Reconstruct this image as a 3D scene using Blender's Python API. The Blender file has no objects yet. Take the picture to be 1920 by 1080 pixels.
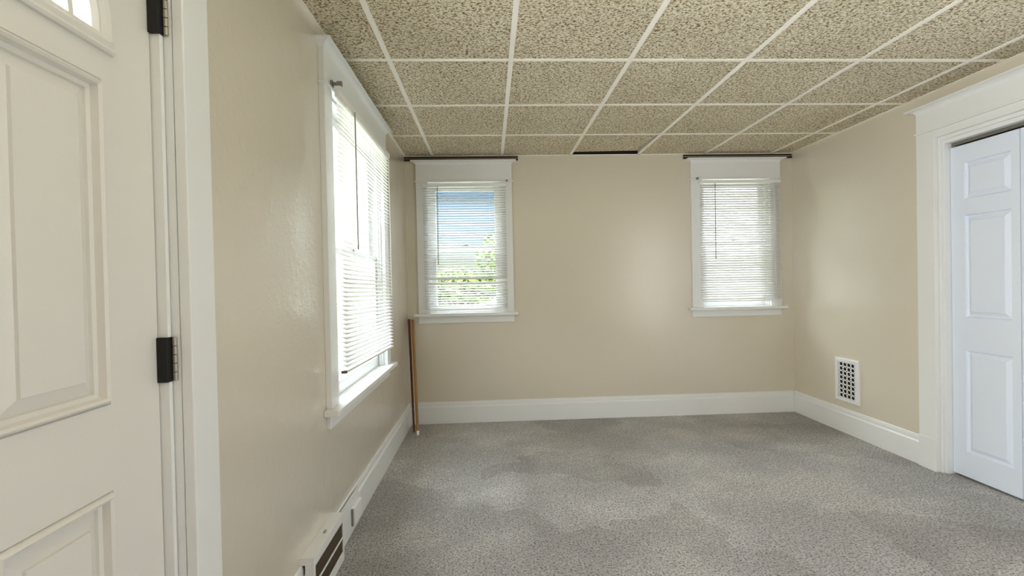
import bpy, bmesh, math, random
from mathutils import Vector, Matrix
random.seed(4)
S = bpy.context.scene
COL = S.collection

# ---------------------------------------------------------------- camera
CAM_Z = 1.2293
cam_d = bpy.data.cameras.new('camera'); cam = bpy.data.objects.new('camera', cam_d); COL.objects.link(cam)
R_ = ((0.99871461, -0.04627916, -0.02067289), (0.02116171, 0.01009758, 0.99972507), (0.04605769, 0.99887751, -0.01106395))
cam.matrix_world = Matrix(((R_[0][0], R_[1][0], -R_[2][0], 0), (R_[0][1], R_[1][1], -R_[2][1], 0), (R_[0][2], R_[1][2], -R_[2][2], CAM_Z), (0, 0, 0, 1)))
cam_d.sensor_width = 36; cam_d.lens = 36*888.6/1920; cam_d.clip_start = 0.05
S.camera = cam

# ---------------------------------------------------------------- light and exposure
S.view_settings.view_transform = 'Standard'; S.view_settings.look = 'None'
S.view_settings.gamma = 1; S.view_settings.use_curve_mapping = False
S.view_settings.exposure = 1.26
S.cycles.max_bounces = 10; S.cycles.diffuse_bounces = 6; S.cycles.transparent_max_bounces = 24
S.cycles.sample_clamp_indirect = 60; S.cycles.caustics_reflective = False; S.cycles.caustics_refractive = False

SKY = .05; FILL_SKY = (158, 172, 190)
W = bpy.data.worlds.new('world'); S.world = W; W.use_nodes = True
wn = W.node_tree.nodes; wl = W.node_tree.links
sky = wn.new('ShaderNodeTexSky'); sky.sky_type = 'NISHITA'; sky.sun_disc = False
sky.sun_elevation = math.radians(38); sky.sun_rotation = math.radians(140); sky.air_density = 1.0; sky.dust_density = 0.6; sky.ozone_density = 1.0
# unseen upper sky boosted as added fill: blue near the horizon and much brighter from about 30 degrees up
tc = wn.new('ShaderNodeTexCoord'); sp = wn.new('ShaderNodeSeparateXYZ'); wl.new(tc.outputs['Generated'], sp.inputs[0])
mr = wn.new('ShaderNodeMapRange'); mr.interpolation_type = 'SMOOTHSTEP'
for i_, v_ in ((1, .38), (2, .72), (3, 0), (4, 1)): mr.inputs[i_].default_value = v_
wl.new(sp.outputs[2], mr.inputs[0])
cm = wn.new('ShaderNodeMix'); cm.data_type = 'RGBA'; cm.inputs[7].default_value = (FILL_SKY[0], FILL_SKY[1], FILL_SKY[2], 1)
wl.new(mr.outputs[0], cm.inputs[0]); wl.new(sky.outputs[0], cm.inputs[6])
wl.new(cm.outputs[2], wn['Background'].inputs[0]); wn['Background'].inputs[1].default_value = SKY

def sun(direction, strength, angle):
    d = bpy.data.lights.new('sun', 'SUN'); d.energy = strength; d.angle = angle; d.color = (.97, .98, 1)
    o = bpy.data.objects.new('sun', d); COL.objects.link(o)
    o.rotation_euler = Vector(direction).to_track_quat('-Z', 'Y').to_euler()
sun((-.42, .70, -.58), 5.0, .009)

XL, XR, D, H = -.7307, 2.7679, 4.2077, 2.3555
GX, GY, TS = -.4805, 2.4088, .61
FRONT = -.75

def area(name, loc, direction, sx, sy, power, color, portal=False):
    d = bpy.data.lights.new(name, 'AREA'); d.shape = 'RECTANGLE'; d.size = sx; d.size_y = sy; d.energy = power; d.color = color
    if portal: d.cycles.is_portal = True
    o = bpy.data.objects.new(name, d); COL.objects.link(o); o.location = loc
    o.rotation_euler = Vector(direction).to_track_quat('-Z', 'Y').to_euler(); return o
# sky portals in the three window openings
area('portal', (XL-.16, 2.73, 1.4), (1, 0, 0), 1.05, 1.43, 1, (1, 1, 1), True)
area('portal', (-.21, D+.16, 1.55), (0, -1, 0), .64, 1.15, 1, (1, 1, 1), True)
area('portal', (2.235, D+.16, 1.55), (0, -1, 0), .64, 1.15, 1, (1, 1, 1), True)
# added fill lamps in unseen right and left wall openings behind the camera
area('rear_fill', (XR+.05, .22, 1.30), (-1, 0, 0), 1.6, 1.6, 11, (.96, .975, 1))
area('rear_fill', (XL-.10, -.28, 1.4), (1, .1, .05), .76, 1.4, 50, (.94, .97, 1))

# ---------------------------------------------------------------- materials
def srgb(r, g, b):
    f = lambda c: ((c/255)/12.92 if c/255 <= .04045 else ((c/255+.055)/1.055)**2.4)
    return (f(r), f(g), f(b), 1)
def mat(name, col, rough=.5, metal=0, spec=.5, coat=0):
    m = bpy.data.materials.new(name); m.use_nodes = True
    b = m.node_tree.nodes['Principled BSDF']
    b.inputs['Base Color'].default_value = col; b.inputs['Roughness'].default_value = rough
    b.inputs['Metallic'].default_value = metal; b.inputs['Specular IOR Level'].default_value = spec
    b.inputs['Coat Weight'].default_value = coat
    return m
def nd(m, t, **kw):
    n = m.node_tree.nodes.new(t)
    for k, v in kw.items():
        if k in n.inputs: n.inputs[k].default_value = v
        else: setattr(n, k, v)
    return n
def lk(m, a, b): m.node_tree.links.new(a, b)
def bsdf(m): return m.node_tree.nodes['Principled BSDF']
def ramp(m, src, stops):
    r = nd(m, 'ShaderNodeValToRGB'); e = r.color_ramp.elements
    while len(e) < len(stops): e.new(.5)
    for i, (p, c) in enumerate(stops): e[i].position = p; e[i].color = c
    lk(m, src, r.inputs[0]); return r.outputs[0]
def bump(m, height, strength, dist, normal=None):
    b = nd(m, 'ShaderNodeBump'); b.inputs['Strength'].default_value = strength; b.inputs['Distance'].default_value = dist
    lk(m, height, b.inputs['Height'])
    if normal: lk(m, normal, b.inputs['Normal'])
    return b.outputs[0]
def coords(m): return nd(m, 'ShaderNodeTexCoord').outputs['Object']
def noise(m, scale, detail=3, rough=.5, vec=None):
    n = nd(m, 'ShaderNodeTexNoise'); n.inputs['Scale'].default_value = scale; n.inputs['Detail'].default_value = detail; n.inputs['Roughness'].default_value = rough
    lk(m, vec or coords(m), n.inputs['Vector']); return n.outputs[0]

M = {}
def painted(name, col, rough, small, large, spec=.5, lump=.0, coat=0, crough=.2):
    m = mat(name, col, rough, spec=spec)
    n1 = noise(m, 140, 3); n2 = noise(m, 9, 3)
    nb = bump(m, n1, small, .001); nb = bump(m, n2, large, .01, nb)
    if lump:
        n3 = noise(m, 26, 4, .6); nb = bump(m, ramp(m, n3, [(.5, (0, 0, 0, 1)), (.75, (1, 1, 1, 1))]), lump, .004, nb)
    lk(m, nb, bsdf(m).inputs['Normal']); bsdf(m).inputs['Coat Weight'].default_value = coat; bsdf(m).inputs['Coat IOR'].default_value = 1.75; bsdf(m).inputs['Coat Roughness'].default_value = crough; lk(m, nb, bsdf(m).inputs['Coat Normal']); return m
M['wall'] = painted('beige_wall_paint', srgb(213, 205, 187), .30, .4, .12, .6, .0, .7, .22)
M['wall_left'] = painted('brushed_beige_wall_paint', srgb(213, 205, 189), .28, .5, .22, .6, .14, 1.0, .13)
M['trim'] = painted('white_trim_paint', srgb(230, 231, 230), .30, .25, .12)
M['door'] = painted('white_door_paint', srgb(222, 219, 213), .42, .3, .05)
M['closet'] = painted('white_closet_door_paint', srgb(224, 232, 246), .40, .3, .03)
M['dark_brown'] = mat('dark_brown_strip', srgb(58, 42, 28), .7)
M['grid'] = mat('white_ceiling_grid', srgb(252, 248, 238), .28)
M['black'] = mat('blackened_metal', srgb(22, 20, 18), .5, .3)
M['steel'] = mat('worn_steel', srgb(170, 165, 155), .38, .9)
M['grey_metal'] = mat('grey_metal', srgb(140, 138, 130), .4, .7)
M['void'] = mat('dark_void', srgb(30, 26, 22), .9)
M['duct'] = mat('brown_register_inside', srgb(112, 98, 80), .8)
M['light_absorber'] = mat('bounce_damping_brown', srgb(62, 50, 40), .6)  # dark tone invented for the unseen front wall, to cut bounce light
M['wand'] = mat('grey_clear_plastic', srgb(140, 140, 135), .3)
M['vinyl'] = mat('white_vinyl', srgb(240, 240, 236), .35)
M['cap'] = mat('dark_grey_end_cap', srgb(70, 74, 76), .5)

def wood(name, c1, c2):
    m = mat(name, c1, .5)
    mp = nd(m, 'ShaderNodeMapping'); mp.inputs['Scale'].default_value = (60, 60, 3); lk(m, coords(m), mp.inputs[0])
    n = noise(m, 3, 4, .6, mp.outputs[0]); lk(m, ramp(m, n, [(.3, c1), (.7, c2)]), bsdf(m).inputs['Base Color']); return m
M['tan_wood'] = wood('tan_wood', srgb(176, 134, 84), srgb(150, 104, 58))
M['red_wood'] = wood('red_brown_wood', srgb(120, 62, 30), srgb(72, 38, 22))

# slats: thin vinyl that lets some light through
m = mat('white_blind_slat', srgb(226, 226, 224), .4); M['slat'] = m
tr = nd(m, 'ShaderNodeBsdfTranslucent'); tr.inputs[0].default_value = srgb(244, 240, 225)
mx = nd(m, 'ShaderNodeMixShader'); mx.inputs[0].default_value = .08
lk(m, bsdf(m).outputs[0], mx.inputs[1]); lk(m, tr.outputs[0], mx.inputs[2]); lk(m, mx.outputs[0], m.node_tree.nodes['Material Output'].inputs[0])
# window glass
m = mat('window_glass', (1, 1, 1, 1)); M['glass'] = m
t = nd(m, 'ShaderNodeBsdfTransparent'); t.inputs[0].default_value = (.96, .98, .97, 1)
g = nd(m, 'ShaderNodeBsdfGlossy'); g.inputs['Roughness'].default_value = .02
lw_ = nd(m, 'ShaderNodeLayerWeight'); lw_.inputs[0].default_value = .5
p5 = nd(m, 'ShaderNodeMath', operation='POWER'); p5.inputs[1].default_value = 5; lk(m, lw_.outputs['Facing'], p5.inputs[0])
ma = nd(m, 'ShaderNodeMath', operation='MULTIPLY_ADD'); ma.inputs[1].default_value = .90; ma.inputs[2].default_value = .035; lk(m, p5.outputs[0], ma.inputs[0])
mx = nd(m, 'ShaderNodeMixShader'); lk(m, ma.outputs[0], mx.inputs[0]); lk(m, t.outputs[0], mx.inputs[1]); lk(m, g.outputs[0], mx.inputs[2])
lk(m, mx.outputs[0], m.node_tree.nodes['Material Output'].inputs[0])
# ceiling tile: fissured mineral fibre
m = mat('fissured_ceiling_tile', srgb(190, 175, 145), .9, spec=.2); M['tile'] = m
mp = nd(m, 'ShaderNodeMapping'); mp.inputs['Scale'].default_value = (1, 1.25, 1); lk(m, coords(m), mp.inputs[0])
n1 = noise(m, 86, 4, .6, mp.outputs[0]); n1.node.inputs['Distortion'].default_value = .6; n2 = noise(m, 2.2, 3)
c = ramp(m, n1, [(.38, srgb(134, 112, 78)), (.465, srgb(216, 201, 168)), (.55, srgb(255, 248, 226))])
hs = nd(m, 'ShaderNodeMix', data_type='RGBA', blend_type='MULTIPLY'); hs.inputs[0].default_value = 1
lk(m, c, hs.inputs[6]); lk(m, ramp(m, n2, [(.3, (.88, .87, .84, 1)), (.7, (1, 1, 1, 1))]), hs.inputs[7])
lk(m, hs.outputs[2], bsdf(m).inputs['Base Color'])
lk(m, bump(m, n1, 1.0, .014), bsdf(m).inputs['Normal'])
# carpet
m = mat('grey_carpet', srgb(140, 134, 126), .95, spec=.1); M['carpet'] = m
n1 = noise(m, 105, 5, .75); n2 = noise(m, 1.7, 4, .55); n3 = noise(m, 38, 3, .6)
c1 = ramp(m, n1, [(.39, srgb(98, 95, 94)), (.465, srgb(220, 216, 214)), (.53, srgb(255, 252, 250))])
c3 = ramp(m, n3, [(.35, (.78, .78, .78, 1)), (.65, (1.0, 1.0, 1.0, 1))])
c2 = ramp(m, n2, [(.42, (.76, .75, .74, 1)), (.53, (.88, .87, .86, 1)), (.60, (1.0, .985, .96, 1))])
a = nd(m, 'ShaderNodeMix', data_type='RGBA', blend_type='MULTIPLY'); a.inputs[0].default_value = 1; lk(m, c1, a.inputs[6]); lk(m, c2, a.inputs[7])
b = nd(m, 'ShaderNodeMix', data_type='RGBA', blend_type='MULTIPLY'); b.inputs[0].default_value = 1; lk(m, a.outputs[2], b.inputs[6]); lk(m, c3, b.inputs[7])
lk(m, b.outputs[2], bsdf(m).inputs['Base Color'])
vo = nd(m, 'ShaderNodeTexVoronoi'); vo.inputs['Scale'].default_value = 1.5
dv = nd(m, 'ShaderNodeVectorMath', operation='ADD'); nn = nd(m, 'ShaderNodeTexNoise'); nn.inputs['Scale'].default_value = 3.5; nn.inputs['Detail'].default_value = 5
sc_ = nd(m, 'ShaderNodeVectorMath', operation='SCALE'); sc_.inputs['Scale'].default_value = .55
cc = coords(m); lk(m, cc, nn.inputs['Vector']); lk(m, nn.outputs['Color'], sc_.inputs[0]); lk(m, cc, dv.inputs[0]); lk(m, sc_.outputs[0], dv.inputs[1]); lk(m, dv.outputs[0], vo.inputs['Vector'])
sv = nd(m, 'ShaderNodeSeparateXYZ'); lk(m, vo.outputs['Color'], sv.inputs[0])
e_ = nd(m, 'ShaderNodeMix', data_type='RGBA', blend_type='MULTIPLY'); e_.inputs[0].default_value = 1; lk(m, b.outputs[2], e_.inputs[6])
lk(m, ramp(m, sv.outputs[0], [(.30, (.82, .815, .81, 1)), (.42, (.91, .91, .90, 1)), (.58, (.91, .91, .90, 1)), (.70, (1, 1, 1, 1))]), e_.inputs[7]); lk(m, e_.outputs[2], bsdf(m).inputs['Base Color'])
bsdf(m).inputs['Sheen Weight'].default_value = .25; bsdf(m).inputs['Sheen Roughness'].default_value = .5
nb = bump(m, n1, 1.0, .016); nb = bump(m, n3, .6, .012, nb); lk(m, nb, bsdf(m).inputs['Normal'])
# outside
def siding(name, col, col2, pitch):
    m = mat(name, col, .7)
    sx = nd(m, 'ShaderNodeSeparateXYZ'); lk(m, coords(m), sx.inputs[0])
    mt = nd(m, 'ShaderNodeMath', operation='FRACT'); mu = nd(m, 'ShaderNodeMath', operation='MULTIPLY'); mu.inputs[1].default_value = 1/pitch
    lk(m, sx.outputs[2], mu.inputs[0]); lk(m, mu.outputs[0], mt.inputs[0])
    lk(m, bump(m, mt.outputs[0], 1, .02), bsdf(m).inputs['Normal'])
    lk(m, ramp(m, mt.outputs[0], [(.0, col2), (.08, col)]), bsdf(m).inputs['Base Color']); return m
M['cream_siding'] = siding('cream_siding', srgb(200, 192, 164), srgb(160, 150, 120), .12)
M['white_siding'] = siding('white_siding', srgb(214, 214, 216), srgb(170, 170, 175), .12)
M['roof'] = mat('grey_shingles', srgb(110, 105, 100), .9)
m = mat('lawn_grass', srgb(110, 130, 80), .95); M['lawn'] = m
lk(m, ramp(m, noise(m, 3, 5, .7), [(.3, srgb(46, 60, 30)), (.7, srgb(84, 96, 54))]), bsdf(m).inputs['Base Color'])
m = mat('tree_leaves', srgb(120, 150, 60), .7); M['leaf'] = m
lk(m, ramp(m, noise(m, 4, 4, .6), [(.3, srgb(50, 74, 24)), (.7, srgb(104, 118, 44))]), bsdf(m).inputs['Base Color'])
M['bark'] = mat('tree_bark', srgb(96, 80, 62), .9)

# ---------------------------------------------------------------- helpers
class B:
    """collects shapes in a local frame and links them as one mesh object"""
    def __init__(s, fr=None): s.bm = bmesh.new(); s.fr = fr or (lambda u, v, w: (u, v, w))
    def v(s, u, v, w): return s.bm.verts.new(s.fr(u, v, w))
    def hexa(s, c):
        v = [s.v(*p) for p in c]
        for f in ((0, 1, 3, 2), (4, 6, 7, 5), (0, 4, 5, 1), (2, 3, 7, 6), (0, 2, 6, 4), (1, 5, 7, 3)): s.bm.faces.new([v[i] for i in f])
        return s
    def box(s, a, b):
        (u0, v0, w0), (u1, v1, w1) = a, b
        return s.hexa([(u, v, w) for u in (u0, u1) for v in (v0, v1) for w in (w0, w1)])
    def quad(s, *p): s.bm.faces.new([s.v(*q) for q in p]); return s
    def loft(s, rings, closed=True, caps=True):
        R = [[s.v(*p) for p in r] for r in rings]; n = len(R[0])
        for a, b in zip(R, R[1:]):
            for i in range(n if closed else n-1):
                j = (i+1) % n; s.bm.faces.new([a[i], a[j], b[j], b[i]])
        if caps: s.bm.faces.new(R[0]); s.bm.faces.new(R[-1])
        return s
    def tube(s, a, b, r0, r1=None, n=12):
        r1 = r0 if r1 is None else r1; a = Vector(a); b = Vector(b); d = (b-a).normalized()
        x = d.orthogonal().normalized(); y = d.cross(x)
        return s.loft([[tuple(p+x*r*math.cos(t*2*math.pi/n)+y*r*math.sin(t*2*math.pi/n)) for t in range(n)] for p, r in ((a, r0), (b, r1))])
    def link(s, name, material, parent=None, bevel=0, smooth=False, kind=None):
        bmesh.ops.recalc_face_normals(s.bm, faces=s.bm.faces)
        me = bpy.data.meshes.new(name); s.bm.to_mesh(me); s.bm.free(); me.materials.append(material)
        if smooth:
            for p in me.polygons: p.use_smooth = True
        o = bpy.data.objects.new(name, me); COL.objects.link(o)
        if parent is not None:
            o.parent = parent; o.matrix_parent_inverse = Matrix.Translation(-(Vector(parent['_at']) if '_at' in parent else Vector((0, 0, 0))))
        if bevel:
            md = o.modifiers.new('bevel', 'BEVEL'); md.width = bevel; md.segments = 2; md.limit_method = 'ANGLE'; md.angle_limit = math.radians(50)
        if kind: o['kind'] = kind
        return o
def empty(name, at):
    o = bpy.data.objects.new(name, None); COL.objects.link(o); o.location = at; o['_at'] = list(at); o.empty_display_size = .1; return o
def tag(o, label, cat, group=None):
    o['label'] = label; o['category'] = cat
    if group: o['group'] = group
    return o
def structure(o): o['kind'] = 'structure'; return o
back = lambda u, v, w: (u, D-w, v)          # u along X, v up, w into the room
left = lambda u, v, w: (XL+w, u, v)         # u along Y
right = lambda u, v, w: (XR-w, u, v)

# ---------------------------------------------------------------- room shell
TOP = 2.62
def wall_with_holes(name, fr, u0, u1, holes, t=.15):
    b = B(fr); us = u0
    for (a, c, z0, z1) in holes:
        z0 = z0-.0285 if z0 > .5 else z0
        b.box((us, 0, -t), (a, TOP, 0))
        if z0 > 0: b.box((a, 0, -t), (c, z0, 0))
        b.box((a, z1, -t), (c, TOP, 0)); us = c
    b.box((us, 0, -t), (u1, TOP, 0))
    return b.link(name, M.get(name, M['wall']), kind='structure')
W1 = (2.215, 3.25, .69, 2.12); W2 = (-.53, .11, .975, 2.12); W3 = (1.92, 2.545, .975, 2.12)
DOOR = (.26, 1.16, 0, 2.07); CLOSET = (1.22, 2.80, 0, 2.065); FILL_HOLE = (-.6, 1.04, .48, 2.1)
wall_with_holes('wall_left', left, FRONT, D+.15, [(-.68, .10, .7, 2.1), DOOR, W1])  # nearest hole is an unseen opening made for the left fill lamp
wall_with_holes('wall_back', back, XL, XR, [W2, W3])
wall_with_holes('wall_right', right, FRONT, D+.15, [FILL_HOLE, CLOSET])  # invented opening behind the camera lets the right fill lamp in
B(lambda u, v, w: (u, FRONT-w, v)).box((XL-.15, 0, 0), (XR+.15, TOP, .15)).link('wall_front', M['light_absorber'], kind='structure')  # unseen wall, kept close and dark to reduce bounce
B().box((XL-.15, FRONT-.15, -.12), (XR+.95, D+.15, 0)).link('floor', M['carpet'], kind='structure')

# suspended ceiling: tiles in a white grid under a dark deck
ceil = structure(empty('ceiling', (1, 1, H)))
xs = [XL] + [GX+TS*i for i in range(6)] + [XR]
ys = [FRONT] + [GY+TS*j for j in range(-5, 3)] + [D]
tb = B(); loose = None
for i in range(len(xs)-1):
    for j in range(len(ys)-1):
        a = (xs[i]+.003, ys[j]+.003); c = (xs[i+1]-.003, ys[j+1]-.003)
        if j == len(ys)-2 and i == 3:
            z = H+.003; c = (c[0]-.012, c[1]-.040)
            dz = lambda u, v: (.022 if (u == c[0] and v == c[1]) else .014 if v == c[1] else .006 if u == c[0] else 0)
            B().box((xs[i]+.003, D-.004, H+.0023), (xs[i+1]-.003, D-.001, H+.09)).link('gap_shade_sheet', M['void'], ceil)  # dark sheet standing in for shade in the gap behind the loose tile
            B().hexa([(u, v, z+dz(u, v)+k) for u in (a[0], c[0]) for v in (a[1], c[1]) for k in (0, .016)]).link('loose_tile', M['tile'], ceil)
        else: tb.box((a[0], a[1], H+.003), (c[0], c[1], H+.019))
tb.link('ceiling_tiles', M['tile'], ceil)
gb = B()
for x in xs[1:-1]: gb.box((x-.0125, FRONT, H-.001), (x+.0125, D, H+.0025)); gb.box((x-.002, FRONT, H+.002), (x+.002, D, H+.035))
for j, y in enumerate(ys[1:-1]):
    for x0, x1 in zip(xs, xs[1:]): gb.box((x0+.0125*(x0 != xs[0]), y-.0125, H-.0002), (x1-.0125*(x1 != xs[-1]), y+.0125, H+.0025))
gb.link('ceiling_grid', M['grid'], ceil)
wa = B()
wa.box((XL, FRONT, H-.001), (XL+.018, D, H+.0022)); wa.box((XR-.016, FRONT, H-.001), (XR, D, H+.0022)); wa.box((XL+.018, D-.012, H-.001), (XR-.016, D, H+.0022))
wa.link('wall_angle', M['grid'], ceil)
B().box((XL-.15, FRONT-.15, TOP), (XR+.95, D+.15, TOP+.1)).link('ceiling_deck', M['void'], ceil)
# pair of dark brown strips under the ceiling over each end window
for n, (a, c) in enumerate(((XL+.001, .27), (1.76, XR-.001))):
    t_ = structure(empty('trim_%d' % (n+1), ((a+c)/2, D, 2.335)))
    B(back).box((a, 2.336, 0), (c, 2.350, .005)).link('upper_strip', M['dark_brown'], t_)
    B(back).box((a, 2.312, 0), (c, 2.330, .008)).link('lower_strip', M['dark_brown'], t_)

# ---------------------------------------------------------------- baseboards
def baseboard(name, fr, u0, u1):
    prof = [(0, 0), (.018, 0), (.018, .140), (.0165, .146), (.012, .150), (.0105, .153), (.0105, .172), (.0085, .180), (.0085, .186), (.003, .190), (0, .190)]
    b = B(fr); b.loft([[(u, v, w) for w, v in prof] for u in (u0, u1)])
    return b.link(name, M['trim'], bevel=.0012, kind='structure')
baseboard('baseboard_left', left, 1.262, D-.0005)
baseboard('baseboard_left_near', left, FRONT, .14)
baseboard('baseboard_back', back, XL+.019, XR-.019)
baseboard('baseboard_right', right, 2.922, D-.0005)
baseboard('baseboard_right_near', right, FRONT, 1.098)

# ---------------------------------------------------------------- windows
def crown(fr, u0, u1, z0, z1, parent, w0=.026, out=.036):
    rings = []
    for k in range(7):
        t = k/6; e = out*(1-math.cos(t*math.pi/2)); z = z0+(z1-.008-z0)*math.sin(t*math.pi/2)
        rings.append([(u0-e, z, .0), (u1+e, z, .0), (u1+e, z, w0+e), (u0-e, z, w0+e)])
    rings.append([(u0-out-.003, z1-.007, 0), (u1+out+.003, z1-.007, 0), (u1+out+.003, z1-.007, w0+out+.003), (u0-out-.003, z1-.007, w0+out+.003)])
    rings.append([(u0-out-.003, z1, 0), (u1+out+.003, z1, 0), (u1+out+.003, z1, w0+out+.003), (u0-out-.003, z1, w0+out+.003)])
    B(fr).loft(rings).link('crown', M['trim'], parent, .001)
def window(name, fr, rect, apron, at):
    u0, u1, z0, z1 = rect; r = structure(empty(name, at))
    cw = .10; th = .026
    for a, c in ((u0-cw, u0), (u1, u1+cw)):
        B(fr).box((a, z0, 0), (c, z1, th)).link('casing', M['trim'], r, .002)
    B(fr).box((u0-cw, z1+.012, 0), (u1+cw, 2.285, th)).link('head_board', M['trim'], r, .002)
    B(fr).box((u0-cw-.012, z1, 0), (u1+cw+.012, z1+.012, th+.012)).link('fillet', M['trim'], r, .003)
    crown(fr, u0-cw, u1+cw, 2.272, 2.309, r)
    B(fr).box((u0-cw-.035, z0-.028, 0), (u1+cw+.035, z0, .066)).box((u0+.0005, z0-.028, -.149), (u1-.0005, z0, .001)).link('sill', M['trim'], r, .004)
    B(fr).box((u0-cw, apron, 0), (u1+cw, z0-.028, .019)).link('apron', M['trim'], r, .002)
    # jamb lining with parting stops
    b = B(fr)
    b.box((u0, z0+.0005, -.15), (u0+.012, z1, .0)); b.box((u1-.012, z0+.0005, -.15), (u1, z1, .0)); b.box((u0+.012, z1-.012, -.15), (u1-.012, z1, .0))
    b.box((u0+.012, z0, -.028), (u0+.024, z1-.012, -.014)); b.box((u1-.024, z0, -.028), (u1-.012, z1-.012, -.014))
    b.link('jamb', M['trim'], r, .001)
    zm = (z0+z1)/2
    def sash(za, zb, w, top, bot):
        a, c = u0+.013, u1-.013; s = .045
        b = B(fr)
        b.box((a, za, w-.034), (a+s, zb, w)); b.box((c-s, za, w-.034), (c, zb, w))
        b.box((a+s, za, w-.034), (c-s, za+bot, w)); b.box((a+s, zb-top, w-.034), (c-s, zb, w))
        so = b.link('sash', M['trim'], r, .002)
        B(fr).box((a+s-.004, za+bot-.004, w-.020), (c-s+.004, zb-top+.004, w-.016)).link('glass_pane', M['glass'], so)
    sash(zm-.016, z1-.013, -.068, .045, .034)
    sash(z0+.001, zm+.018, -.031, .034, .065)
    um = (u0+u1)/2
    B(fr).box((um-.025, zm+.018, -.062), (um+.025, zm+.026, -.036)).box((um-.008, zm+.026, -.056), (um+.022, zm+.034, -.040)).link('sash_lock', M['grey_metal'], r, .002)
    return r
window('window_1', left, W1, .600, (XL, 2.73, .69))
window('window_2', back, W2, .886, (-.21, D, .975))
window('window_3', back, W3, .886, (2.23, D, .975))

# ---------------------------------------------------------------- mini blinds
def blind(name, fr, u0, u1, ztop, zbot, w, tilt, wand_u, wand_z, label, at, odd={}, sag=0, bow=0):
    """mini blind: headrail, slats, bottom rail, cords, wand; tilt>0 turns the room edge down"""
    r = tag(empty(name, at), label, 'blind')
    B(fr).box((u0, ztop-.026, w-.013), (u1, ztop, w+.013)).link('headrail', M['vinyl'], r, .002)
    b = B(fr); z = ztop-.040; k = 0; pitch = .0212; zend = zbot+.018; n = int((z-zend)/pitch)+1
    hw = .0125
    for k in range(n):
        zc_ = z-k*pitch; t = tilt+random.uniform(-.05, .05)
        if k in odd:
            if odd[k] is None: continue
            t = odd[k]
        rings = []; m_ = 6
        for q in range(m_+1):
            f = q/m_; u = u0+.004+(u1-u0-.008)*f
            s = sag*(k/n)*(0.5-f) + bow*math.sin(math.pi*f)*(k % 3-1)
            up = [];dn = []
            for a in (-1, -.4, .4, 1):
                c_ = .0016*(1-a*a)
                ww = a*hw*math.cos(t)+c_*math.sin(t); zz = -a*hw*math.sin(t)+c_*math.cos(t)
                up.append((u, zc_+s+zz+.0003, w+ww)); dn.append((u, zc_+s+zz-.0003, w+ww))
            rings.append(up+dn[::-1])
        b.loft(rings)
    b.link('slats', M['slat'], r)
    zr = zbot+sag*.0
    B(fr).hexa([(u, zbot+sag*(.5-(u-u0)/(u1-u0))+dz, w+dw) for u in (u0+.002, u1-.002) for dz in (0, .011) for dw in (-.012, .012)]).link('bottom_rail', M['vinyl'], r, .002)
    for u in (u0, u1):
        s = sag*(.5-(u-u0)/(u1-u0)); B(fr).box((u-.0025, zbot+s-.001, w-.0125), (u+.0025, zbot+s+.012, w+.0125)).link('end_cap', M['cap'] if sag else M['vinyl'], r)
    cb = B(fr)
    span = u1-u0
    for f in ((.16, .5, .84) if span > .9 else (.2, .8)):
        u = u0+span*f
        for dw in (-.013, .013): cb.box((u-.0007, zbot+.005, w+dw-.0006), (u+.0007, ztop-.02, w+dw+.0006))
    cb.link('ladder_cord', M['vinyl'], r)
    u = u1-.07; lc = B(fr)
    for du in (0, .012): lc.box((u+du-.001, wand_z-.25, w+.016), (u+du+.001, ztop-.02, w+.018))
    lc.link('lift_cord', M['vinyl'], r)
    wb = B(); a = fr(wand_u, ztop-.028, w+.022); c = fr(wand_u-.004, wand_z, w+.024)
    wb.tube(a, c, .0036, .0036, 6); wb.tube(c, tuple(Vector(c)+Vector((0, 0, -.012))), .005, .004, 6)
    wb.link('tilt_wand', M['wand'], r)
    return r
blind('window_blind', left, 2.165, 3.215, 2.105, .826, .066, .42, 2.36, 1.42,
      'wide white mini blind on the left wall window, hanging short of the sill', (XL+.066, 2.69, 2.1), sag=.02)
blind('window_blind', back, -.572, .155, 2.102, 1.000, .045, .46, -.44, 1.41,
      'white mini blind at the left back window, blue sky behind its slats', (-.21, D-.045, 2.1), odd={37: 1.1, 38: None, 39: .9}, bow=.0006)
blind('window_blind', back, 1.885, 2.628, 2.106, 1.022, .045, .85, 2.02, 1.42,
      'nearly closed white mini blind at the right back window', (2.25, D-.045, 2.1), bow=.0008)

# curtain rod brackets left on the casings
def bracket(at, axis, L, rad, label):
    r = tag(empty('curtain_bracket', at), label, 'curtain bracket')
    a = Vector(at); d = Vector(axis)
    B().tube(a, a+d*.008, rad*1.5, None, 16).link('base', M['grey_metal'], r, .001)
    B().tube(a+d*.008, a+d*(L*.55), rad*.75, None, 14).link('stem', M['grey_metal'], r, 0)
    B().tube(a+d*(L*.55), a+d*L, rad*1.15, rad*1.2, 14).link('cup', M['grey_metal'], r, .001)
bracket((XL+.0265, 2.205, 2.152), (1, 0, 0), .048, .011, 'grey metal curtain rod bracket sticking out above the left wall window')
bracket((.165, D-.0385, 2.126), (0, -1, 0), .022, .007, 'tiny grey rod bracket at the right end of the blind in the left back window')
bracket((1.868, D-.0385, 2.126), (0, -1, 0), .022, .007, 'tiny grey rod bracket at the left end of the blind in the right back window')

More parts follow.
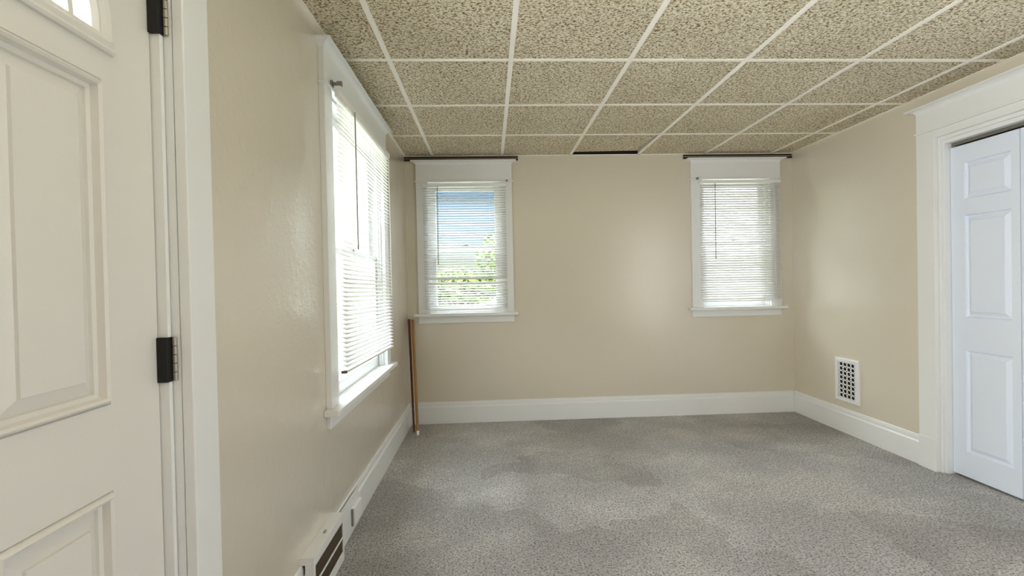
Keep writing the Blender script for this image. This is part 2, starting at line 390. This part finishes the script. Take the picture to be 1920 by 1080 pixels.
# ---------------------------------------------------------------- panelled leaves
def leaf_face(b, u0, u1, v0, v1, panels, face, back_w, rings):
    """flat face at w=face with recessed panels; rings=[(inset, depth)...]; closed by back and edges"""
    us = sorted({u0, u1, *[p[0] for p in panels], *[p[1] for p in panels]}); vs = sorted({v0, v1, *[p[2] for p in panels], *[p[3] for p in panels]})
    for a, c in zip(us, us[1:]):
        for d, e in zip(vs, vs[1:]):
            mu, mv = (a+c)/2, (d+e)/2
            if any(p[0] < mu < p[1] and p[2] < mv < p[3] for p in panels): continue
            b.quad((a, d, face), (c, d, face), (c, e, face), (a, e, face))
    for p in panels:
        if len(p) > 4: continue
        R = [[(p[0]+i, p[2]+i, face+h), (p[1]-i, p[2]+i, face+h), (p[1]-i, p[3]-i, face+h), (p[0]+i, p[3]-i, face+h)] for i, h in [(0, 0)]+rings]
        vv = [[b.v(*q) for q in r] for r in R]
        for x, y in zip(vv, vv[1:]):
            for i in range(4): b.bm.faces.new([x[i], x[(i+1) % 4], y[(i+1) % 4], y[i]])
        b.bm.faces.new(vv[-1])
    b.quad((u0, v0, back_w), (u1, v0, back_w), (u1, v1, back_w), (u0, v1, back_w))
    for (a, d), (c, e) in (((u0, v0), (u1, v0)), ((u1, v0), (u1, v1)), ((u1, v1), (u0, v1)), ((u0, v1), (u0, v0))):
        b.quad((a, d, face), (c, e, face), (c, e, back_w), (a, d, back_w))

# ---------------------------------------------------------------- entry door
FW = -.0403                                  # door face, measured from the wall surface
d1 = structure(empty('door_1', (XL-.06, 1.15, 0)))
C_ = .707; PL = [(.755, .993), (.421, .659)]
panels = []
for a, c in PL: panels += [(a, c, .17, .826), (a, c, 1.0, 1.655)]
FAN = (.401, 1.013, 1.722, 1.985)
b = B(left)
leaf_face(b, .28, 1.132, .012, 2.03, panels+[FAN+(1,)], FW, FW-.04,
          [(.002, -.005), (.005, .004), (.010, .009), (.015, .005), (.018, -.009), (.026, -.011), (.028, -.017), (.054, -.006), (.056, -.001)])
def arch(k, off=0, n=36):
    t = math.pi*k/n; e = 2/2.5; rx = .306+off; rz = .245+off
    return (C_+rx*math.copysign(abs(math.cos(t))**e, math.cos(t)), 1.735+rz*abs(math.sin(t))**e)
for k in range(36):
    a = arch(k); c = arch(k+1)
    b.quad((a[0], a[1], FW), (c[0], c[1], FW), (c[0], FAN[3], FW), (a[0], FAN[3], FW))
b.quad((FAN[0], FAN[2], FW), (FAN[1], FAN[2], FW), (FAN[1], 1.735, FW), (FAN[0], 1.735, FW))
# remove back panel quad behind the fan: the slab back is replaced below
slab = b.link('door_slab', M['door'], d1)
# cut the fan opening through the back skin
me = slab.data; bm = bmesh.new(); bm.from_mesh(me)
for f in list(bm.faces):
    c = f.calc_center_median()
    if abs(c.x-(XL+FW-.04)) < 1e-4 and f.calc_area() > 1: bm.faces.remove(f)
bm.to_mesh(me); bm.free()
bb = B(left)
bb.box((.28, .012, FW-.0405), (1.132, 1.735, FW-.038)); bb.box((.28, 1.98, FW-.0405), (1.132, 2.03, FW-.038)); bb.box((.28, 1.735, FW-.0405), (.401, 1.98, FW-.038)); bb.box((1.013, 1.735, FW-.0405), (1.132, 1.98, FW-.038))
bb.link('outer_skin', M['door'], d1)
# fanlight frame: moulded ring that follows the arch and the straight foot
def ring(name, prof, m_, parent, off0=0):
    b = B(left); pts = [arch(k) for k in range(37)]; R = []
    cen = Vector((C_, 1.79))
    for i, p in enumerate(pts):
        q0 = pts[max(i-1, 0)]; q1 = pts[min(i+1, 36)]
        t = Vector((q1[0]-q0[0], q1[1]-q0[1])).normalized(); nrm = Vector((t.y, -t.x))
        if nrm.dot(Vector(p)-cen) < 0: nrm = -nrm
        if i in (0, 36): nrm = Vector((math.copysign(1, p[0]-C_), 0))
        R.append([(p[0]+nrm.x*o, p[1]+nrm.y*o, FW+h) for o, h in prof])
    b.loft(R); 
    return b.link(name, m_, parent)
prof = [(.004, -.03), (.004, .006), (-.004, .012), (-.012, .009), (-.020, .004), (-.028, .006), (-.036, -.002), (-.036, -.03)]
ring('fanlight_frame', prof, M['door'], d1)
foot = [(1.712, -.001), (1.712, .008), (1.717, .012), (1.723, .010), (1.726, .005), (1.735, .009), (1.741, .005), (1.747, .004), (1.752, -.004), (1.752, -.03), (1.736, -.03)]
B(left).loft([[(u, v, FW+h) for v, h in foot] for u in (C_-.318, C_+.312)]).link('fanlight_foot', M['door'], d1)
g = B(left); n = 36
gp = [arch(k, -.02) for k in range(37)]
for a, c in zip(gp, gp[1:]):
    g.quad((a[0], max(a[1], 1.745), FW-.018), (c[0], max(c[1], 1.745), FW-.018), (c[0], 1.745, FW-.018), (a[0], 1.745, FW-.018))
g.link('fanlight_glass', M['glass'], d1)
mb = B(left)
ip = [arch(k, -.075) for k in range(37)]
mb.loft([[(p[0], p[1], FW-.016), (p[0]-(p[0]-C_)*.045, p[1]-(p[1]-1.735)*.045, FW-.016), (p[0]-(p[0]-C_)*.045, p[1]-(p[1]-1.735)*.045, FW-.004), (p[0], p[1], FW-.004)] for p in ip])
for ang in (50, 90, 130):
    t = math.radians(ang); du = Vector((math.cos(t), math.sin(t))); nn = Vector((-du.y, du.x))*.005
    p0 = Vector((C_, 1.75)); p1 = p0+du*.20
    mb.hexa([(p.x+s*nn.x, p.y+s*nn.y, FW+h) for p in (p0, p1) for s in (-1, 1) for h in (-.016, -.005)])
mb.link('muntin', M['door'], d1)
# frame of the door: stop strip, casing, head
B(left).box((1.135, 0, -.12), (1.1465, 2.05, -.0185)).link('hinge_strip', M['trim'], d1, .001)
B(left).box((1.149, 0, -.12), (1.159, 2.07, -.001)).box((.261, 0, -.12), (.275, 2.05, -.001)).box((.275, 2.036, -.12), (1.149, 2.069, -.001)).link('jamb', M['trim'], d1)
B(left).box((1.149, 0, 0), (1.250, 2.07, .026)).link('casing', M['trim'], d1, .003)
B(left).box((.155, 0, 0), (.262, 2.07, .026)).link('casing', M['trim'], d1, .003)
B(left).box((.155, 2.07, 0), (1.250, 2.24, .026)).link('head_board', M['trim'], d1, .003)
for zc_ in (.25, 1.067, 1.872):
    hg = B(left).box((1.126, zc_-.052, FW+.001), (1.1475, zc_+.052, -.0165)).link('hinge', M['black'], d1, .001)
    kx = XL-.0125; ky = 1.1485
    kb = B()
    for q in range(5):
        z0 = zc_-.050+q*.0205; kb.tube((kx, ky, z0), (kx, ky, z0+.0185), .0062, .0062 if q != 3 else .0056, 10)
    kb.link('knuckle', M['steel'], hg, 0)
bb = B(left).box((.27, -.0, -.15), (1.15, .012, -.03)).link('threshold', M['grey_metal'], d1)

# ---------------------------------------------------------------- closet with bifold doors
d2 = structure(empty('door_2', (XR, 2.0, 0)))
cy0, cy1 = 1.22, 2.80
for a, c in ((cy1, cy1+.12), (cy0-.12, cy0)):
    B(right).box((a, .205, 0), (c, 2.112, .026)).link('casing', M['trim'], d2, .002)
    B(right).box((a-.001, 0, 0), (c+.001, .205, .031)).link('plinth_block', M['trim'], d2, .003)
B(right).box((cy0-.125, 2.112, 0), (cy1+.125, 2.124, .036)).link('fillet', M['trim'], d2, .003)
B(right).box((cy0-.12, 2.124, 0), (cy1+.12, 2.245, .026)).link('head_board', M['trim'], d2, .002)
crown(right, cy0-.12, cy1+.12, 2.238, 2.275, d2, .026, .04)
B(right).box((cy0, 2.066, 0), (cy1, 2.112, .024)).link('head_casing', M['trim'], d2, .002)
jb = B(right)
jb.box((cy1-.014, 0, -.15), (cy1, 2.066, .0)); jb.box((cy0, 0, -.15), (cy0+.014, 2.066, .0)); jb.box((cy0+.014, 2.045, -.15), (cy1-.014, 2.066, .0))
jb.box((cy1-.024, 0, -.15), (cy1-.014, 2.045, -.018)); jb.box((cy0+.014, 0, -.15), (cy0+.024, 2.045, -.018)); jb.box((cy0+.024, 2.022, -.15), (cy1-.024, 2.045, -.018))
jb.link('jamb', M['trim'], d2, .001)
B(right).box((cy0+.026, 2.004, -.085), (cy1-.026, 2.021, -.062)).link('track', M['grey_metal'], d2)
lw = (cy1-cy0-.052)/4
for i in range(4):
    a = cy1-.027-i*lw; c = a-lw+.005
    wide, nar = (.080, .043) if i % 2 == 0 else (.043, .080)
    b = B(right); pa = c+nar; pb = a-wide
    leaf_face(b, c, a, .014, 1.992, [(pa, pb, .16, .770), (pa, pb, .968, 1.575), (pa, pb, 1.670, 1.888)], -.055, -.088,
              [(.003, -.007), (.008, -.014), (.012, -.015), (.034, -.004), (.036, -.001)])
    lf = b.link('door_leaf', M['closet'], d2)
    if i == 1:
        B().tube((XR+.055, c+.03, .92), (XR+.035, c+.03, .92), .006, None, 12).tube((XR+.037, c+.03, .92), (XR+.022, c+.03, .92), .016, .013, 16).link('knob', M['trim'], lf, 0)
# closet interior
cb = B(); cb.box((XR+.80, cy0-.2, 0), (XR+.90, cy1+.2, TOP)); cb.box((XR+.15, cy0-.3, 0), (XR+.90, cy0-.2, TOP)); cb.box((XR+.15, cy1+.2, 0), (XR+.90, cy1+.3, TOP))
cb.link('wall_closet', M['wall'], kind='structure')

# ---------------------------------------------------------------- registers
rt = tag(empty('wall_vent', (XR, 3.556, .245)), 'white cast metal air vent with round holes, low on the right wall', 'vent')
v0, v1, u0, u1 = .245, .582, 3.434, 3.678
b = B(right); fw_ = .028
O = [(u0, v0), (u1, v0), (u1, v1), (u0, v1)]; I = [(u0+fw_, v0+fw_), (u1-fw_, v0+fw_), (u1-fw_, v1-fw_), (u0+fw_, v1-fw_)]
R2 = [[(u, v, 0) for u, v in O], [(u, v, .012) for u, v in O], [(u+(.004 if u == u0 else -.004), v+(.004 if v == v0 else -.004), .016) for u, v in O],
      [(u, v, .016) for u, v in I], [(u, v, .008) for u, v in I]]
b.loft(R2, caps=False).link('frame', M['trim'], rt, 0)
b = B(right); gu0, gu1, gv0, gv1 = u0+fw_, u1-fw_, v0+fw_, v1-fw_
def cell(a, c, d, e, rx, rz, w=.011, t=.004):
    cu, cv = (a+c)/2, (d+e)/2; n = 16; sq = []; el = []
    for k in range(n):
        t_ = 2*math.pi*(k+.5)/n; x, y = math.cos(t_), math.sin(t_); s = 1/max(abs(x), abs(y))
        sq.append((cu+x*s*(c-a)/2, cv+y*s*(e-d)/2)); el.append((cu+x*rx, cv+y*rz))
    A = [b.v(u, v, w) for u, v in sq]; E_ = [b.v(u, v, w) for u, v in el]; G = [b.v(u, v, w-t) for u, v in el]
    for i in range(n):
        j = (i+1) % n; b.bm.faces.new([A[i], A[j], E_[j], E_[i]]); b.bm.faces.new([E_[i], E_[j], G[j], G[i]])
side = .014; cwid = (gu1-gu0-2*side)/4; ch = (gv1-gv0)/8
for j in range(8):
    d, e = gv0+j*ch, gv0+(j+1)*ch
    cell(gu0, gu0+side, d, e, .0045, .0105); cell(gu1-side, gu1, d, e, .0045, .0105)
    for i in range(4): cell(gu0+side+i*cwid, gu0+side+(i+1)*cwid, d, e, cwid*.41, ch*.40)
b.link('grille', M['trim'], rt)
B(right).box((gu0, gv0, .0005), (gu1, gv1, .002)).link('dark_duct', M['void'], rt)

rr = tag(empty('floor_register', (XL+.02, 1.98, 0)), 'white baseboard heat register with two brown slots on the left wall', 'register')
b = B(left); ra, rb_, rw, rz = 1.79, 2.150, .052, .215
def plate_with_slots():
    zs = [(.045, .105), (.113, .178)]; ua, ub = ra+.018, rb_-.012
    b.box((ra, .004, rw-.006), (ua, rz, rw)); b.box((ub, .004, rw-.006), (rb_, rz, rw))
    for d, e in ((.004, zs[0][0]), (zs[0][1], zs[1][0]), (zs[1][1], rz)): b.box((ua, d, rw-.006), (ub, e, rw))
plate_with_slots(); b.link('face_plate', M['trim'], rr, .0015)
b = B(left); b.box((ra, rz-.004, .0), (rb_, rz+.002, rw+.0005)); b.box((ra, .19, .0), (ra+.004, rz-.004, rw-.006)); b.box((ra, .004, .019), (ra+.004, .19, rw-.006)); b.box((rb_-.004, .004, .019), (rb_, rz-.004, rw-.006))
b.link('housing', M['trim'], rr, .001)
b = B(left)
b.box((ra+.006, .03, .020), (rb_-.006, .19, .022))
for k in range(34):
    u = ra+.022+k*.0098; b.box((u, .045, .026), (u+.0016, .178, .044))
b.link('louver', M['duct'], rr)
B(left).box((ra+.18, rz+.002, .024), (ra+.20, rz+.007, .032)).link('lever', M['steel'], rr)
# plain cover plate beyond the register and a little box on it
pl = structure(B(left).box((2.152, .004, .0185), (2.50, .186, .0215)).link('trim_3', M['trim'], None, .001))
bx = tag(empty('cable_box', (XL+.022, 2.43, .05)), 'small white surface box on the left baseboard just past the register', 'cable box')
B(left).box((2.372, .045, .0216), (2.50, .128, .038)).link('cover', M['vinyl'], bx, .002)
B(left).box((2.362, .042, .0216), (2.370, .126, .030)).link('side_clip', M['grey_metal'], bx, .001)

# ---------------------------------------------------------------- sticks in the corner
def stick(at, top, r0, r1, m1, label, tip):
    o = tag(empty('wooden_stick', at), label, 'stick')
    a = Vector(at)+Vector((0, 0, .004)); c = Vector(top); d = (c-a).normalized()
    B().tube(a+d*.035, c, r0, r1, 14).link('shaft', m1, o, .002)
    B().tube(a, a+d*.036, r0*.7, r0*1.02, 14).link('tip', tip, o, .001)
stick((-.612, 3.875, 0), (-.680, 4.158, .925), .0125, .0125, M['tan_wood'], 'tan wooden pole with a white tip leaning in the left back corner, in front', M['vinyl'])
stick((-.655, 3.955, 0), (-.712, 4.165, .930), .0095, .0110, M['red_wood'], 'dark red-brown pole leaning in the left back corner, behind the tan one', M['red_wood'])

# ---------------------------------------------------------------- outside
B().box((XR+.15, -4.2, 2.28), (XR+2.6, 1.15, 2.40)).link('sun_blocker', M['roof'], kind='structure')  # unseen slab added to keep sun out of the right rear opening
B().box((-40, -20, -.95), (45, 70, -.85)).link('ground', M['lawn'], kind='structure')
M['concrete'] = mat('pale_concrete', srgb(180, 178, 172), .9)
B().box((-5.1, -6, -.85), (-.95, 18, -.83)).link('bounce_slab_left', M['concrete'], kind='structure')  # pale slab added to bounce sunlight up onto the ceiling
B().box((1.2, 4.5, -.85), (14, 8.3, -.83)).link('bounce_slab_back', M['concrete'], kind='structure')  # second added bounce surface, outside the right back window
h = tag(empty('neighbour_house', (-5.2, 20, -.85)), 'cream sided house seen through the blind of the left wall window', 'house')
B().box((-12, 11, -.85), (-5.2, 30, 7.2)).link('wall', M['cream_siding'], h)
B().box((-12, -4, -.85), (-5.2, 11, 4.4)).link('wing_wall', M['cream_siding'], h)
B().loft([[(-12.4, y, 4.4), (-4.8, y, 4.4), (-4.8, y, 4.55), (-8.6, y, 6.6), (-12.4, y, 4.55)] for y in (-4.4, 10.99)]).link('wing_roof', M['roof'], h)
B().loft([[(-12.4, y, 7.2), (-4.8, y, 7.2), (-4.8, y, 7.35), (-8.6, y, 10), (-12.4, y, 7.35)] for y in (10.6, 30.4)]).link('roof', M['roof'], h)
for y in (25.0, 27.4):
    w_ = B().box((-5.2, y, .9), (-5.15, y+1.1, 2.5)).link('window', M['white_siding'], h)
    B().box((-5.149, y+.08, .98), (-5.140, y+1.02, 2.42)).link('pane', mat('dark_house_glass', srgb(90, 100, 110), .1), w_)
h = tag(empty('neighbour_house', (7, 10, -.85)), 'white sided house seen through the blind of the right back window', 'house')
B().box((2.6, 8.4, -.85), (14, 15, 5.0)).link('wall', M['white_siding'], h)
B().loft([[(x, 8.0, 5.0), (x, 15.4, 5.0), (x, 15.4, 5.15), (x, 11.7, 7.6), (x, 8.0, 5.15)] for x in (2.2, 14.4)]).link('roof', M['roof'], h)
def tree(at, hgt, rad, label, n=900):
    o = tag(empty('leafy_tree', at), label, 'tree', 'trees beyond the left back window')
    B().tube(at, Vector(at)+Vector((0, 0, hgt*.7)), .16, .07, 10).link('trunk', M['bark'], o)
    b = B(); rnd = random.Random(hash(at) % 97)
    for k in range(n):
        while True:
            p = Vector((rnd.uniform(-1, 1), rnd.uniform(-1, 1), rnd.uniform(-1, 1)))
            if .25 < p.length < 1: break
        c = Vector(at)+Vector((p.x*rad, p.y*rad, hgt*.62+p.z*hgt*.40)); s = rnd.uniform(.10, .22)
        x = Vector((rnd.uniform(-1, 1), rnd.uniform(-1, 1), rnd.uniform(-1, 1))).normalized(); y = x.orthogonal().normalized()
        b.quad(tuple(c-x*s), tuple(c-y*s*.5), tuple(c+x*s), tuple(c+y*s*.5))
    b.link('foliage', M['leaf'], o)
tree((.9, 22.5, -.85), 4.6, 1.6, 'bright green tree on the right of the left back window, beyond its blind')
tree((-1.6, 27.0, -.85), 3.0, 2.2, 'low green tree farther off, behind the lower sash of the left back window')
for o in list(bpy.data.objects):
    if '_at' in o: del o['_at']
